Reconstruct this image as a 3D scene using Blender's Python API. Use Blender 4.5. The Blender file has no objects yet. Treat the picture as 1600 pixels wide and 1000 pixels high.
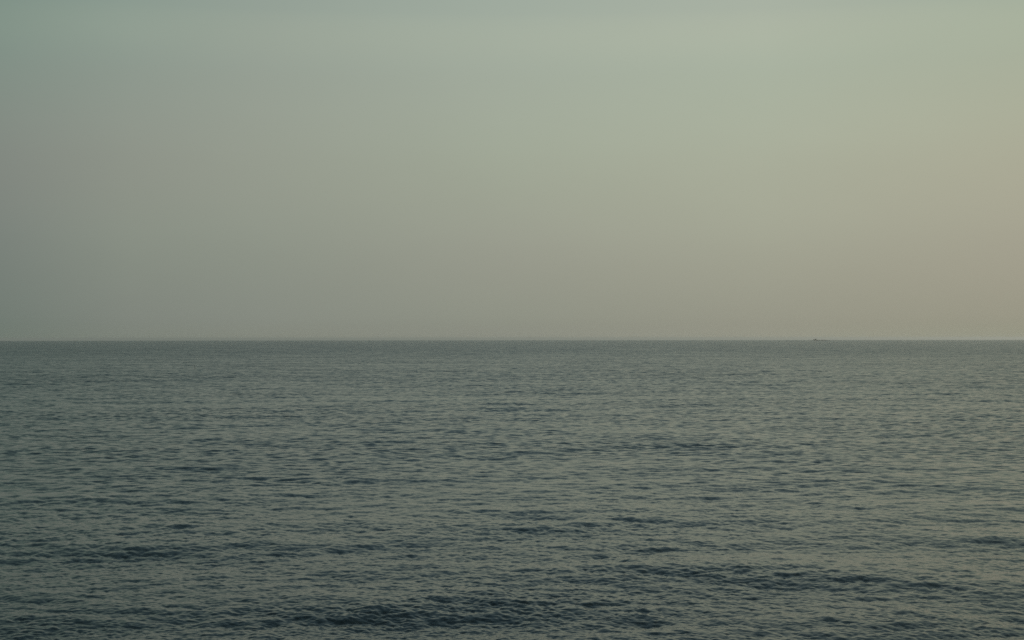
import bpy, bmesh, math
import numpy as np
from mathutils import Vector, Matrix

scene = bpy.context.scene
C = scene.collection
R_EARTH = 6371000.0
CAM_H = 8.0
HAZE_DENSITY = 9e-5

# ------------------------------------------------------------------ camera
cam_d = bpy.data.cameras.new('camera')
cam = bpy.data.objects.new('camera', cam_d)
C.objects.link(cam)
cam_d.sensor_width = 36.0
cam_d.lens = 50.0
cam_d.clip_start = 0.1
cam_d.clip_end = 120000.0
cam.location = (0, 0, CAM_H)
PITCH = 0.722
ROLL = -0.055
cam.rotation_euler = (Matrix.Rotation(math.radians(90 + PITCH), 3, 'X')
                      @ Matrix.Rotation(math.radians(ROLL), 3, 'Z')).to_euler()
scene.camera = cam

# ------------------------------------------------------------------ sky, sun, exposure
SUN_AZ = 62.0      # degrees to the right of the view
SUN_EL = 14.0
NISHITA = 0.05

world = bpy.data.worlds.new('World')
scene.world = world
world.use_nodes = True
nt = world.node_tree
nt.nodes.clear()
N = nt.nodes.new
L = nt.links.new


def srgb(c):
    out = []
    for v in c:
        v /= 255.0
        out.append(v / 12.92 if v <= 0.04045 else ((v + 0.055) / 1.055) ** 2.4)
    return out


# hazy evening sky: colour by elevation (degrees), one list per angle from the sun's azimuth
SKY_EL = [-2, 0, 0.8, 3.77, 7.2, 10.4, 12.9, 30, 90]
SKY = {
    82: [(111, 121, 112), (112, 122, 113), (114, 124, 116), (122, 130, 123), (130, 137, 129), (129, 143, 133), (126, 144, 134), (89, 113, 119), (86, 101, 107)],
    77: [(125, 131, 121), (126, 132, 122), (129, 135, 126), (136, 143, 132), (142, 148, 137), (142, 153, 142), (140, 155, 144), (94, 118, 126), (86, 101, 107)],
    72: [(131, 135, 124), (132, 136, 125), (135, 140, 130), (142, 148, 136), (149, 155, 142), (150, 159, 147), (148, 160, 149), (99, 124, 133), (86, 101, 107)],
    62: [(139, 142, 127), (140, 142, 130), (143, 146, 133), (153, 156, 142), (160, 167, 150), (162, 171, 156), (160, 171, 158), (110, 135, 144), (86, 101, 107)],
    52: [(147, 148, 131), (149, 149, 134), (151, 151, 136), (161, 163, 146), (168, 173, 154), (168, 177, 159), (168, 177, 162), (117, 140, 146), (86, 101, 107)],
    42: [(150, 149, 133), (150, 150, 132), (153, 151, 134), (162, 160, 143), (168, 169, 149), (166, 173, 153), (160, 171, 154), (121, 142, 145), (86, 101, 107)],
}

tc = N('ShaderNodeTexCoord')
sep = N('ShaderNodeSeparateXYZ')
L(tc.outputs['Generated'], sep.inputs[0])
asin = N('ShaderNodeMath'); asin.operation = 'ARCSINE'
L(sep.outputs['Z'], asin.inputs[0])
elmap = N('ShaderNodeMapRange')
elmap.inputs['From Min'].default_value = math.radians(-2)
elmap.inputs['From Max'].default_value = math.radians(90)
L(asin.outputs[0], elmap.inputs['Value'])
# compress so that the low sky gets most of the ramp
elp = N('ShaderNodeMath'); elp.operation = 'POWER'; elp.inputs[1].default_value = 0.5
L(elmap.outputs['Result'], elp.inputs[0])


def ramp(stops, pos, sc=1.0):
    r = N('ShaderNodeValToRGB')
    r.color_ramp.interpolation = 'B_SPLINE' if False else 'CARDINAL'
    el = r.color_ramp.elements
    while len(el) > 1:
        el.remove(el[-1])
    for i, (p, c) in enumerate(stops):
        e = el[0] if i == 0 else el.new(pos(p))
        e.position = pos(p)
        lin = c
        e.color = (lin[0], lin[1], lin[2], 1)
    return r


epos = lambda d: math.sqrt(max(0.0, (d + 2) / 92.0))
cols = {}
for k, stops in SKY.items():
    cols[k] = ramp([(d, srgb(c)) for d, c in zip(SKY_EL, stops)], epos)
    L(elp.outputs[0], cols[k].inputs[0])

# angle from the sun's azimuth
hx = N('ShaderNodeCombineXYZ')
L(sep.outputs['X'], hx.inputs[0]); L(sep.outputs['Y'], hx.inputs[1])
nrm = N('ShaderNodeVectorMath'); nrm.operation = 'NORMALIZE'
L(hx.outputs[0], nrm.inputs[0])
dot = N('ShaderNodeVectorMath'); dot.operation = 'DOT_PRODUCT'
L(nrm.outputs[0], dot.inputs[0])
dot.inputs[1].default_value = (math.sin(math.radians(SUN_AZ)), math.cos(math.radians(SUN_AZ)), 0)
keys = sorted(SKY, reverse=True)
prev = cols[keys[0]].outputs[0]
for ka, kb in zip(keys[:-1], keys[1:]):
    m = N('ShaderNodeMapRange')
    m.inputs['From Min'].default_value = math.cos(math.radians(ka))
    m.inputs['From Max'].default_value = math.cos(math.radians(kb))
    L(dot.outputs['Value'], m.inputs['Value'])
    mx = N('ShaderNodeMix'); mx.data_type = 'RGBA'
    L(m.outputs['Result'], mx.inputs['Factor'])
    L(prev, mx.inputs['A']); L(cols[kb].outputs[0], mx.inputs['B'])
    prev = mx.outputs['Result']
# faint uneven veils of haze
vm = N('ShaderNodeMapping'); vm.inputs['Scale'].default_value = (5, 5, 14)
L(tc.outputs['Generated'], vm.inputs['Vector'])
vn = N('ShaderNodeTexNoise'); vn.inputs['Scale'].default_value = 1.0; vn.inputs['Detail'].default_value = 5
vn.inputs['Roughness'].default_value = 0.6
L(vm.outputs[0], vn.inputs['Vector'])
vr = N('ShaderNodeMapRange')
vr.inputs['From Min'].default_value = 0.3; vr.inputs['From Max'].default_value = 0.7
vr.inputs['To Min'].default_value = 0.988; vr.inputs['To Max'].default_value = 1.012
L(vn.outputs['Fac'], vr.inputs['Value'])
vs_ = N('ShaderNodeVectorMath'); vs_.operation = 'SCALE'
L(prev, vs_.inputs[0]); L(vr.outputs['Result'], vs_.inputs['Scale'])

sky = N('ShaderNodeTexSky')
sky.sky_type = 'NISHITA'
sky.sun_disc = False
sky.sun_elevation = math.radians(SUN_EL)
sky.sun_rotation = math.radians(SUN_AZ)
sky.dust_density = 5.0
bg_sky = N('ShaderNodeBackground')
L(sky.outputs[0], bg_sky.inputs[0])
bg_sky.inputs[1].default_value = NISHITA
bg_haze = N('ShaderNodeBackground')
L(vs_.outputs[0], bg_haze.inputs[0])
bg_haze.inputs[1].default_value = 1.055
mixs = N('ShaderNodeMixShader')
HAZE_SHARE = 0.93          # the thick evening haze hides most of the clear sky behind it
mixs.inputs[0].default_value = HAZE_SHARE
L(bg_sky.outputs[0], mixs.inputs[1]); L(bg_haze.outputs[0], mixs.inputs[2])
wo = N('ShaderNodeOutputWorld')
L(mixs.outputs[0], wo.inputs[0])

sun_d = bpy.data.lights.new('sun', 'SUN')
sun_d.energy = 1.4
sun_d.angle = math.radians(14)
sun_d.color = (1.0, 0.88, 0.72)
sun = bpy.data.objects.new('sun', sun_d)
C.objects.link(sun)
sv = Vector((math.sin(math.radians(SUN_AZ)) * math.cos(math.radians(SUN_EL)),
             math.cos(math.radians(SUN_AZ)) * math.cos(math.radians(SUN_EL)),
             math.sin(math.radians(SUN_EL))))
sun.rotation_euler = sv.to_track_quat('Z', 'Y').to_euler()

vs = scene.view_settings
vs.view_transform = 'Standard'
vs.look = 'None'
vs.exposure = 0.0
vs.gamma = 1.0
vs.use_curve_mapping = False
scene.display_settings.display_device = 'sRGB'
scene.cycles.max_bounces = 6
scene.cycles.volume_bounces = 0
scene.cycles.use_denoising = False


# ------------------------------------------------------------------ materials
def new_mat(name):
    m = bpy.data.materials.new(name)
    m.use_nodes = True
    m.node_tree.nodes.clear()
    return m


def paint(name, col, rough=0.5, metal=0.0, dirt=0.3):
    m = new_mat(name)
    t = m.node_tree
    b = t.nodes.new('ShaderNodeBsdfPrincipled')
    o = t.nodes.new('ShaderNodeOutputMaterial')
    n = t.nodes.new('ShaderNodeTexNoise'); n.inputs['Scale'].default_value = 1.3; n.inputs['Detail'].default_value = 5
    tcn = t.nodes.new('ShaderNodeTexCoord')
    t.links.new(tcn.outputs['Object'], n.inputs['Vector'])
    r = t.nodes.new('ShaderNodeValToRGB')
    r.color_ramp.elements[0].position = 0.35
    r.color_ramp.elements[0].color = tuple(c * (1 - dirt) for c in col) + (1,)
    r.color_ramp.elements[1].position = 0.65
    r.color_ramp.elements[1].color = tuple(col) + (1,)
    t.links.new(n.outputs['Fac'], r.inputs[0])
    t.links.new(r.outputs[0], b.inputs['Base Color'])
    b.inputs['Roughness'].default_value = rough
    b.inputs['Metallic'].default_value = metal
    t.links.new(b.outputs[0], o.inputs[0])
    return m


# ------------------------------------------------------------------ the sea
def wave_tile(Lm, n, kmin, kmax, peak, hs, seed, wind, spread, decay=4.0, swell=None):
    """Height, slope and sideways displacement of a patch of wind sea, wavelengths 2pi/kmax..2pi/kmin."""
    rng = np.random.default_rng(seed)
    k1 = 2 * np.pi * np.fft.fftfreq(n, Lm / n)
    kx, ky = np.meshgrid(k1, k1, indexing='ij')
    k = np.hypot(kx, ky)
    k[0, 0] = 1e-6
    kp = 2 * np.pi / peak
    ang = np.arctan2(ky, kx) - wind
    s = np.where(k > kp, spread * np.sqrt(kp / k), spread)      # broader spread for shorter waves
    D = np.abs(np.cos(ang / 2)) ** (2 * s)
    D = D / (0.3 + 1.0 / np.sqrt(s + 0.3))
    S = np.exp(-0.75 * (kp / k) ** 2) * k ** (-decay) * D
    S *= (k > kmin) & (k < kmax)
    S[0, 0] = 0
    amp = np.sqrt(S)
    H = amp * (rng.standard_normal((n, n)) + 1j * rng.standard_normal((n, n)))
    h = np.fft.ifft2(H)
    H *= (hs / 4) / h.real.std()
    h = np.fft.ifft2(H).real
    dx = np.fft.ifft2(-1j * kx / k * H).real
    dy = np.fft.ifft2(-1j * ky / k * H).real
    sx = np.fft.ifft2(1j * kx * H).real
    sy = np.fft.ifft2(1j * ky * H).real
    print('tile', Lm, 'slope rms', sx.std(), sy.std())
    return np.stack([h, dx, dy], -1).astype(np.float32)


def sample(tile, Lm, x, y, rot):
    n = tile.shape[0]
    c, s = math.cos(rot), math.sin(rot)
    u = ((c * x + s * y) / Lm * n)
    v = ((-s * x + c * y) / Lm * n)
    i0 = np.floor(u); j0 = np.floor(v)
    fu = (u - i0)[..., None].astype(np.float32); fv = (v - j0)[..., None].astype(np.float32)
    i0 = i0.astype(np.int64) % n; j0 = j0.astype(np.int64) % n
    i1 = (i0 + 1) % n; j1 = (j0 + 1) % n
    r = (tile[i0, j0] * (1 - fu) * (1 - fv) + tile[i1, j0] * fu * (1 - fv)
         + tile[i0, j1] * (1 - fu) * fv + tile[i1, j1] * fu * fv)
    dx = r[..., 1] * c - r[..., 2] * s
    dy = r[..., 1] * s + r[..., 2] * c
    return r[..., 0], dx, dy


F1 = 1422.0
HF = CAM_H * F1
pix = np.concatenate([np.arange(385, 34, -0.335), np.arange(34, 3, -0.5)])
radii = HF / pix
near = np.geomspace(0.5, radii[0], 44)[:-1]
far = np.geomspace(radii[-1], 34000, 42)[1:]
radii = np.concatenate([[0.0], near, radii, far])
a_in = np.radians(np.arange(-23.5, 23.5001, 1.2 / F1 * 57.2958))
out = np.radians(23.5) + (np.pi - np.radians(23.5)) * (np.linspace(0, 1, 90) ** 1.8)
az = np.concatenate([-out[1:][::-1], a_in, out[1:-1]])
nr, na = len(radii), len(az)
print('sea grid', nr, na, nr * na)
RR, AA = np.meshgrid(radii, az, indexing='ij')
X = RR * np.sin(AA)
Y = RR * np.cos(AA)
WIND = math.radians(-90 + 8)      # waves run towards the viewer
# long swell, wind waves, chop, ripples
T1 = wave_tile(211.0, 1024, 2 * np.pi / 60, 2 * np.pi / 5.0, 12.0, 0.20, 5, WIND - 0.12, 14.0, 4.2)
T2 = wave_tile(61.7, 1024, 2 * np.pi / 5.0, 2 * np.pi / 0.8, 2.8, 0.074, 7, WIND - 0.34, 3.5, 3.1)
T3 = wave_tile(17.3, 1024, 2 * np.pi / 0.8, 2 * np.pi / 0.12, 0.8, 0.031, 11, WIND - 0.50, 2.0, 3.4)


def fade(r, a, b):
    t = np.clip((r - a) / (b - a), 0, 1)
    return (1 - t * t * (3 - 2 * t)).astype(np.float32)


outside = np.clip((np.abs(AA) - np.radians(23.5)) / np.radians(8), 0, 1)
w1 = fade(RR, 420, 900)
w2 = fade(RR, 130, 330) * (1 - 0.8 * outside)
w3 = fade(RR, 55, 110) * (1 - outside) * np.clip((RR - 12) / 14, 0, 1)
h1, x1, y1 = sample(T1, 211.0, X, Y, 0.0)
h2, x2, y2 = sample(T2, 61.7, X + 13, Y + 5, 0.21)
h3, x3, y3 = sample(T3, 17.3, X, Y, -0.17)
# gusts: patches with more and with less chop
g, _, _ = sample(T1, 211.0, X * 0.31 + 40, Y * 0.31 + 90, 1.1)
g = 1.0 + 0.12 * np.clip(g / (g.std() + 1e-6), -2, 2)
# low swell shoulders rising here and there, their chop a little steeper: x, y, half length, turn, height
SWELLS = [(-3.8, 42.3, 4.2, 0.17, 0.11), (0.9, 44.4, 3.2, -0.25, 0.06), (6.8, 49.6, 4.6, -0.10, 0.09),
          (11.6, 47.4, 4.0, -0.16, 0.06), (1.7, 60.2, 3.6, -0.04, 0.06), (-4.6, 60.6, 4.6, 0.05, 0.06), (11.8, 40.0, 2.6, -0.12, 0.08),
          (-12.4, 38.6, 3.6, -0.12, 0.07), (-13.6, 81.5, 8.0, 0.02, 0.06)]
SW = 0.0
for cx, cy, hl, turn, ch in SWELLS:
    c_, s_ = math.cos(turn), math.sin(turn)
    u = (X - cx) * c_ + (Y - cy) * s_
    v = -(X - cx) * s_ + (Y - cy) * c_ + 5.0 * h1 + 0.5 * np.sin(u * 0.8 + cx)
    e = np.exp(-(u / hl) ** 2)
    SW = SW + ch * e * (np.exp(-(v / np.where(v < 0, 1.7, 3.0)) ** 2) - 0.4 * np.exp(-((v + 3.0) / 2.0) ** 2))
    g = g + 3.0 * ch * e * np.exp(-((v + 0.8) / 1.8) ** 2)
Z = -(RR ** 2) / (2 * R_EARTH) + SW + h1 * w1 + h2 * w2 * g + h3 * w3 * g
CH = 0.9
X = X + CH * (x1 * w1 + x2 * w2 * g + x3 * w3 * 0.7)
Y = Y + CH * (y1 * w1 + y2 * w2 * g + y3 * w3 * 0.7)

co = np.stack([X, Y, Z], -1).astype(np.float32)
verts = np.concatenate([co[0, :1], co[1:].reshape(-1, 3)])
ii, jj = np.meshgrid(np.arange(nr - 2), np.arange(na), indexing='ij')
j2 = (jj + 1) % na
q = np.stack([1 + ii * na + jj, 1 + (ii + 1) * na + jj, 1 + (ii + 1) * na + j2, 1 + ii * na + j2], -1).reshape(-1, 4)[:, ::-1]
tj = np.arange(na)
tri = np.stack([np.zeros(na, int), 1 + tj, 1 + (tj + 1) % na], -1)[:, ::-1]
me = bpy.data.meshes.new('sea')
me.vertices.add(len(verts))
me.vertices.foreach_set('co', verts.ravel())
nl = q.size + tri.size
me.loops.add(nl)
me.loops.foreach_set('vertex_index', np.concatenate([q.ravel(), tri.ravel()]).astype(np.int32))
me.polygons.add(len(q) + len(tri))
starts = np.concatenate([np.arange(len(q)) * 4, q.size + np.arange(len(tri)) * 3]).astype(np.int32)
me.polygons.foreach_set('loop_start', starts)
me.polygons.foreach_set('use_smooth', np.ones(len(starts), bool))
me.update(calc_edges=True)
me.validate()
sea = bpy.data.objects.new('sea', me)
C.objects.link(sea)
sea['kind'] = 'structure'

wm = new_mat('sea_water')
t = wm.node_tree
wb = t.nodes.new('ShaderNodeBsdfPrincipled')
wo2 = t.nodes.new('ShaderNodeOutputMaterial')
t.links.new(wb.outputs[0], wo2.inputs[0])
wb.inputs['Base Color'].default_value = (0.012, 0.022, 0.023, 1)
wb.inputs['IOR'].default_value = 1.333
wb.inputs['Roughness'].default_value = 0.07
geo = t.nodes.new('ShaderNodeNewGeometry')
# distance of a point of the sea from the shore viewpoint decides which waves are geometry and which are in the normal
rad = t.nodes.new('ShaderNodeVectorMath'); rad.operation = 'LENGTH'
t.links.new(geo.outputs['Position'], rad.inputs[0])


def vmath(op, a, b=None):
    n = t.nodes.new('ShaderNodeVectorMath'); n.operation = op
    for i, v in enumerate((a, b)):
        if v is None:
            continue
        if isinstance(v, (tuple, list)):
            n.inputs[i].default_value = v
        else:
            t.links.new(v, n.inputs[i])
    return n


def ripple(lx, ly, amp, r0, r1, detail=1.0, base=0.0, rot=0.0, seed=0.0, steep=0.0):
    """slope field with features lx by ly metres; fades in where the mesh no longer carries those waves"""
    mp = t.nodes.new('ShaderNodeMapping')
    mp.inputs['Scale'].default_value = (1 / lx, 1 / ly, 0.0)
    mp.inputs['Rotation'].default_value = (0, 0, rot)
    mp.inputs['Location'].default_value = (seed * 3.1, seed * 1.7, seed)
    t.links.new(geo.outputs['Position'], mp.inputs['Vector'])
    nz = t.nodes.new('ShaderNodeTexNoise')
    nz.inputs['Scale'].default_value = 1.0
    nz.inputs['Detail'].default_value = detail
    nz.inputs['Roughness'].default_value = 0.55
    t.links.new(mp.outputs[0], nz.inputs['Vector'])
    sb = vmath('SUBTRACT', nz.outputs['Color'], (0.5, 0.5 + steep, 0.5))
    ml = vmath('MULTIPLY', sb.outputs[0], (amp * 2.4, amp * 4.0, 0.0))
    mr = t.nodes.new('ShaderNodeMapRange'); mr.interpolation_type = 'SMOOTHSTEP'
    mr.inputs['From Min'].default_value = r0
    mr.inputs['From Max'].default_value = r1
    mr.inputs['To Min'].default_value = base
    mr.inputs['To Max'].default_value = 1.0
    t.links.new(rad.outputs['Value'], mr.inputs['Value'])
    sc = t.nodes.new('ShaderNodeVectorMath'); sc.operation = 'SCALE'
    t.links.new(ml.outputs[0], sc.inputs[0]); t.links.new(mr.outputs['Result'], sc.inputs['Scale'])
    return sc.outputs[0]


terms = [
    ripple(6.0, 4.0, 0.075, 420, 900, 1.0, 0.0, 0.1, 1, 0.14),
    ripple(2.2, 1.3, 0.125, 130, 330, 1.0, 0.0, -0.15, 2, 0.11),
    ripple(0.8, 0.42, 0.165, 55, 110, 1.0, 0.08, -0.2, 3, 0.10),
    ripple(0.16, 0.08, 0.075, 20, 60, 2.0, 0.9, -0.25, 4, 0.05),
]
acc = terms[0]
for x in terms[1:]:
    acc = vmath('ADD', acc, x).outputs[0]
# wind patches: calmer and rougher streaks tens of metres long
mp = t.nodes.new('ShaderNodeMapping'); mp.inputs['Scale'].default_value = (1 / 60, 1 / 22, 0)
t.links.new(geo.outputs['Position'], mp.inputs['Vector'])
nz = t.nodes.new('ShaderNodeTexNoise'); nz.inputs['Scale'].default_value = 1.0; nz.inputs['Detail'].default_value = 3
t.links.new(mp.outputs[0], nz.inputs['Vector'])
mr = t.nodes.new('ShaderNodeMapRange')
mr.inputs['From Min'].default_value = 0.3; mr.inputs['From Max'].default_value = 0.7
mr.inputs['To Min'].default_value = 0.75; mr.inputs['To Max'].default_value = 1.25
t.links.new(nz.outputs['Fac'], mr.inputs['Value'])
sc = t.nodes.new('ShaderNodeVectorMath'); sc.operation = 'SCALE'
t.links.new(acc, sc.inputs[0]); t.links.new(mr.outputs['Result'], sc.inputs['Scale'])
nn = vmath('NORMALIZE', vmath('ADD', geo.outputs['Normal'], sc.outputs[0]).outputs[0])
t.links.new(nn.outputs[0], wb.inputs['Normal'])
me.materials.append(wm)


# ------------------------------------------------------------------ things
def tag(o, label=None, cat=None, group=None, kind=None):
    for k, v in (('label', label), ('category', cat), ('group', group), ('kind', kind)):
        if v:
            o[k] = v
    return o


def mesh_obj(name, verts, faces, mat, parent=None, smooth=False, loc=(0, 0, 0)):
    m = bpy.data.meshes.new(name)
    m.from_pydata([tuple(v) for v in verts], [], faces)
    m.update()
    if smooth:
        for p in m.polygons:
            p.use_smooth = True
    bm = bmesh.new(); bm.from_mesh(m)
    bmesh.ops.recalc_face_normals(bm, faces=bm.faces)
    bm.to_mesh(m); bm.free()
    m.materials.append(mat)
    o = bpy.data.objects.new(name, m)
    C.objects.link(o)
    o.location = loc
    if parent:
        o.parent = parent
    return o


def box(x0, x1, y0, y1, z0, z1, tx=0.0):
    """box, its top shortened by tx at both ends"""
    v = [(x0, y0, z0), (x1, y0, z0), (x1, y1, z0), (x0, y1, z0),
         (x0 + tx, y0 + tx * .4, z1), (x1 - tx, y0 + tx * .4, z1), (x1 - tx, y1 - tx * .4, z1), (x0 + tx, y1 - tx * .4, z1)]
    f = [(0, 3, 2, 1), (4, 5, 6, 7), (0, 1, 5, 4), (1, 2, 6, 5), (2, 3, 7, 6), (3, 0, 4, 7)]
    return v, f


def rod(p, q, r0, r1, n=8):
    p, q = Vector(p), Vector(q)
    d = (q - p).normalized()
    a = d.orthogonal().normalized(); b = d.cross(a)
    v = []
    for c, r in ((p, r0), (q, r1)):
        for i in range(n):
            w = 2 * math.pi * i / n
            v.append(c + a * math.cos(w) * r + b * math.sin(w) * r)
    f = [(i, (i + 1) % n, n + (i + 1) % n, n + i) for i in range(n)]
    f += [tuple(range(n))[::-1], tuple(range(n, 2 * n))]
    return v, f


def place(azd, dist):
    a = math.radians(azd)
    return Vector((dist * math.sin(a), dist * math.cos(a), -dist * dist / (2 * R_EARTH)))


# fishing boat under way on the horizon, bow to the left
bx = math.degrees(math.atan((1276.5 - 800) / 2222.2))
bd = 5000.0
boat = bpy.data.objects.new('fishing_boat', None)
C.objects.link(boat)
boat.location = place(bx, bd)
boat.rotation_euler = (0, math.radians(2.5), math.radians(-bx + 4))
boat.scale = (1.25, 1.25, 1.2)
tag(boat, 'small dark fishing boat far out on the horizon, bow raised to the left', 'boat')
hull_m = paint('hull_paint', (0.07, 0.08, 0.085), 0.45)
deck_m = paint('deck_planks', (0.16, 0.13, 0.10), 0.7)
cab_m = paint('wheelhouse_paint', (0.09, 0.095, 0.09), 0.5)
glass_m = paint('dark_glass', (0.02, 0.025, 0.03), 0.08, 0.0, 0.1)
rub_m = paint('rubber', (0.02, 0.02, 0.02), 0.8)
rope_m = paint('net_cord', (0.10, 0.14, 0.11), 0.9)

# hull by stations from bow (x negative) to stern
sts = []
for i in range(15):
    u = i / 14
    x = -9.6 + 18.6 * u
    half = 2.35 * (1 - (1 - min(1, u / 0.45)) ** 2.2) * (1 - 0.12 * max(0, (u - 0.7) / 0.3)) + 0.03
    sheer = 1.35 + 2.0 * (1 - u) ** 2.4
    keel = -1.0 + 1.6 * max(0, 1 - u / 0.14) ** 1.5
    ring = []
    for tt in np.linspace(-1, 1, 11):
        a = abs(tt)
        yy = math.copysign(half * min(1.0, (a ** 0.55)) * (0.86 + 0.14 * a), tt)
        zz = keel + (sheer - keel) * a ** 2.2
        xx = x - 0.9 * (1 - u) ** 3 * a
        ring.append((xx, yy, zz))
    sts.append(ring)
hv = [p for r in sts for p in r]
hf = []
for i in range(14):
    for j in range(10):
        a = i * 11 + j
        hf.append((a, a + 1, a + 12, a + 11))
hf.append(tuple(range(14 * 11, 15 * 11)))
hf.append(tuple(range(0, 11))[::-1])
hull = mesh_obj('hull', hv, hf, hull_m, boat)
# deck
dv, df = [], []
for i, r in enumerate(sts):
    zl = r[0][2] - 0.45
    dv += [(r[0][0] + .02, r[0][1] * 0.97, zl), (r[-1][0] + .02, r[-1][1] * 0.97, zl)]
    if i:
        a = 2 * i
        df.append((a - 2, a - 1, a + 1, a))
mesh_obj('deck', dv, df, deck_m, boat)
# rubbing strake along both sides
for sgn, name in ((0, 'rubbing_strake'), (-1, 'rubbing_strake')):
    v, f = [], []
    for i, r in enumerate(sts):
        p = Vector(r[sgn]); w = 0.06 if sgn else -0.06
        v += [p + Vector((0, w, -0.05)), p + Vector((0, w, 0.10)), p + Vector((0, -w, 0.10)), p + Vector((0, -w, -0.05))]
        if i:
            a = 4 * i
            for k in range(4):
                f.append((a - 4 + k, a - 4 + (k + 1) % 4, a + (k + 1) % 4, a + k))
    f += [(0, 1, 2, 3), (56, 57, 58, 59)]
    mesh_obj(name, v, f, rub_m, boat)
cab = mesh_obj('wheelhouse', *box(-6.3, -1.6, -1.35, 1.35, 1.3, 4.5, 0.35), cab_m, boat)
mesh_obj('roof', *box(-6.5, -1.3, -1.35, 1.35, 4.503, 4.72, 0.1), rub_m, cab)
for sgn in (-1, 1):
    for k in range(3):
        xa = -5.5 + k * 1.25
        ya = sgn * 1.245
        mesh_obj('window', *box(xa, xa + 0.95, min(ya, ya + sgn * .06), max(ya, ya + sgn * .06), 3.15, 3.95), glass_m, cab)
for k in range(2):
    mesh_obj('window', *box(-6.1, -6.02, -1.05 + k * 1.1, -0.05 + k * 1.1, 3.2, 3.95), glass_m, cab)
mesh_obj('mast', *rod((-2.2, 0, 4.6), (-2.0, 0, 7.2), 0.10, 0.05), rub_m, boat)
mesh_obj('boom', *rod((-1.9, 0, 3.2), (3.4, 0, 4.3), 0.08, 0.05), rub_m, boat)
mesh_obj('net_drum', *rod((5.2, -1.1, 1.9), (5.2, 1.1, 1.9), 0.65, 0.65, 16), rope_m, boat)
mesh_obj('fish_hatch', *box(0.6, 2.4, -0.8, 0.8, 0.9, 1.55, 0.05), cab_m, boat)
mesh_obj('bow_rail', *rod((-10.1, 0, 3.75), (-6.6, 1.5, 3.2), 0.04, 0.04), rub_m, boat)

# foaming wake drawn out behind the boat
foam = new_mat('foam')
t = foam.node_tree
fb = t.nodes.new('ShaderNodeBsdfPrincipled'); fo = t.nodes.new('ShaderNodeOutputMaterial')
fn = t.nodes.new('ShaderNodeTexNoise'); fn.inputs['Scale'].default_value = 0.8; fn.inputs['Detail'].default_value = 6
fr = t.nodes.new('ShaderNodeValToRGB')
fr.color_ramp.elements[0].position = 0.38; fr.color_ramp.elements[0].color = (0.03, 0.045, 0.042, 1)
fr.color_ramp.elements[1].position = 0.62; fr.color_ramp.elements[1].color = (0.22, 0.26, 0.25, 1)
t.links.new(fn.outputs['Fac'], fr.inputs[0]); t.links.new(fr.outputs[0], fb.inputs['Base Color'])
fb.inputs['Roughness'].default_value = 0.6
t.links.new(fb.outputs[0], fo.inputs[0])
rng = np.random.default_rng(3)
wv, wf = [], []
nu, nv = 60, 9
for i in range(nu):
    u = i / (nu - 1)
    x = 8.0 + 42 * u
    wid = 2.2 + 5.5 * u
    for j in range(nv):
        s_ = j / (nv - 1) * 2 - 1
        hgt = (2.6 * math.exp(-((u - 0.35) / 0.4) ** 2)) * (1 - s_ * s_) * (0.75 + 0.5 * rng.random())
        wv.append((x, s_ * wid, -0.3 + hgt + 0.25))
for i in range(nu - 1):
    for j in range(nv - 1):
        a = i * nv + j
        wf.append((a, a + nv, a + nv + 1, a + 1))
wake = mesh_obj('wake', wv, wf, foam, None, True)
wake.location = boat.location
wake.rotation_euler = (0, 0, boat.rotation_euler.z)
tag(wake, 'low foaming wake trailing right behind the distant fishing boat', 'wake', kind='stuff')

# thin marker pole leaning in the water on the left
pd = 385.0
pole = bpy.data.objects.new('marker_pole', None)
C.objects.link(pole)
pole.location = place(math.degrees(math.atan((305 - 800) / 2222.2)), pd)
tag(pole, 'thin dark pole standing slightly tilted in the water on the left', 'marker pole')
pm = paint('tarred_wood', (0.045, 0.05, 0.045), 0.8)
v, f = rod((0.10, 0, -0.8), (-0.26, 0, 1.05), 0.04, 0.03)
mesh_obj('shaft', v, f, pm, pole)
v, f = rod((0.02, 0, -0.12), (-0.04, 0, 0.16), 0.08, 0.08, 12)
mesh_obj('float', v, f, pm, pole)

# ------------------------------------------------------------------ evening haze over the sea
HX = 35000.0
hz = mesh_obj('haze', *box(-HX, HX, -HX, HX, -92.0, 12.0), None or bpy.data.materials.new('haze_air'))
hm = hz.data.materials[0]
hm.use_nodes = True
t = hm.node_tree; t.nodes.clear()
pv = t.nodes.new('ShaderNodeVolumePrincipled'); ho = t.nodes.new('ShaderNodeOutputMaterial')
pv.inputs['Color'].default_value = (0.93, 0.96, 0.93, 1)
pv.inputs['Density'].default_value = HAZE_DENSITY
pv.inputs['Anisotropy'].default_value = 0.45
t.links.new(pv.outputs[0], ho.inputs['Volume'])
hz['kind'] = 'stuff'
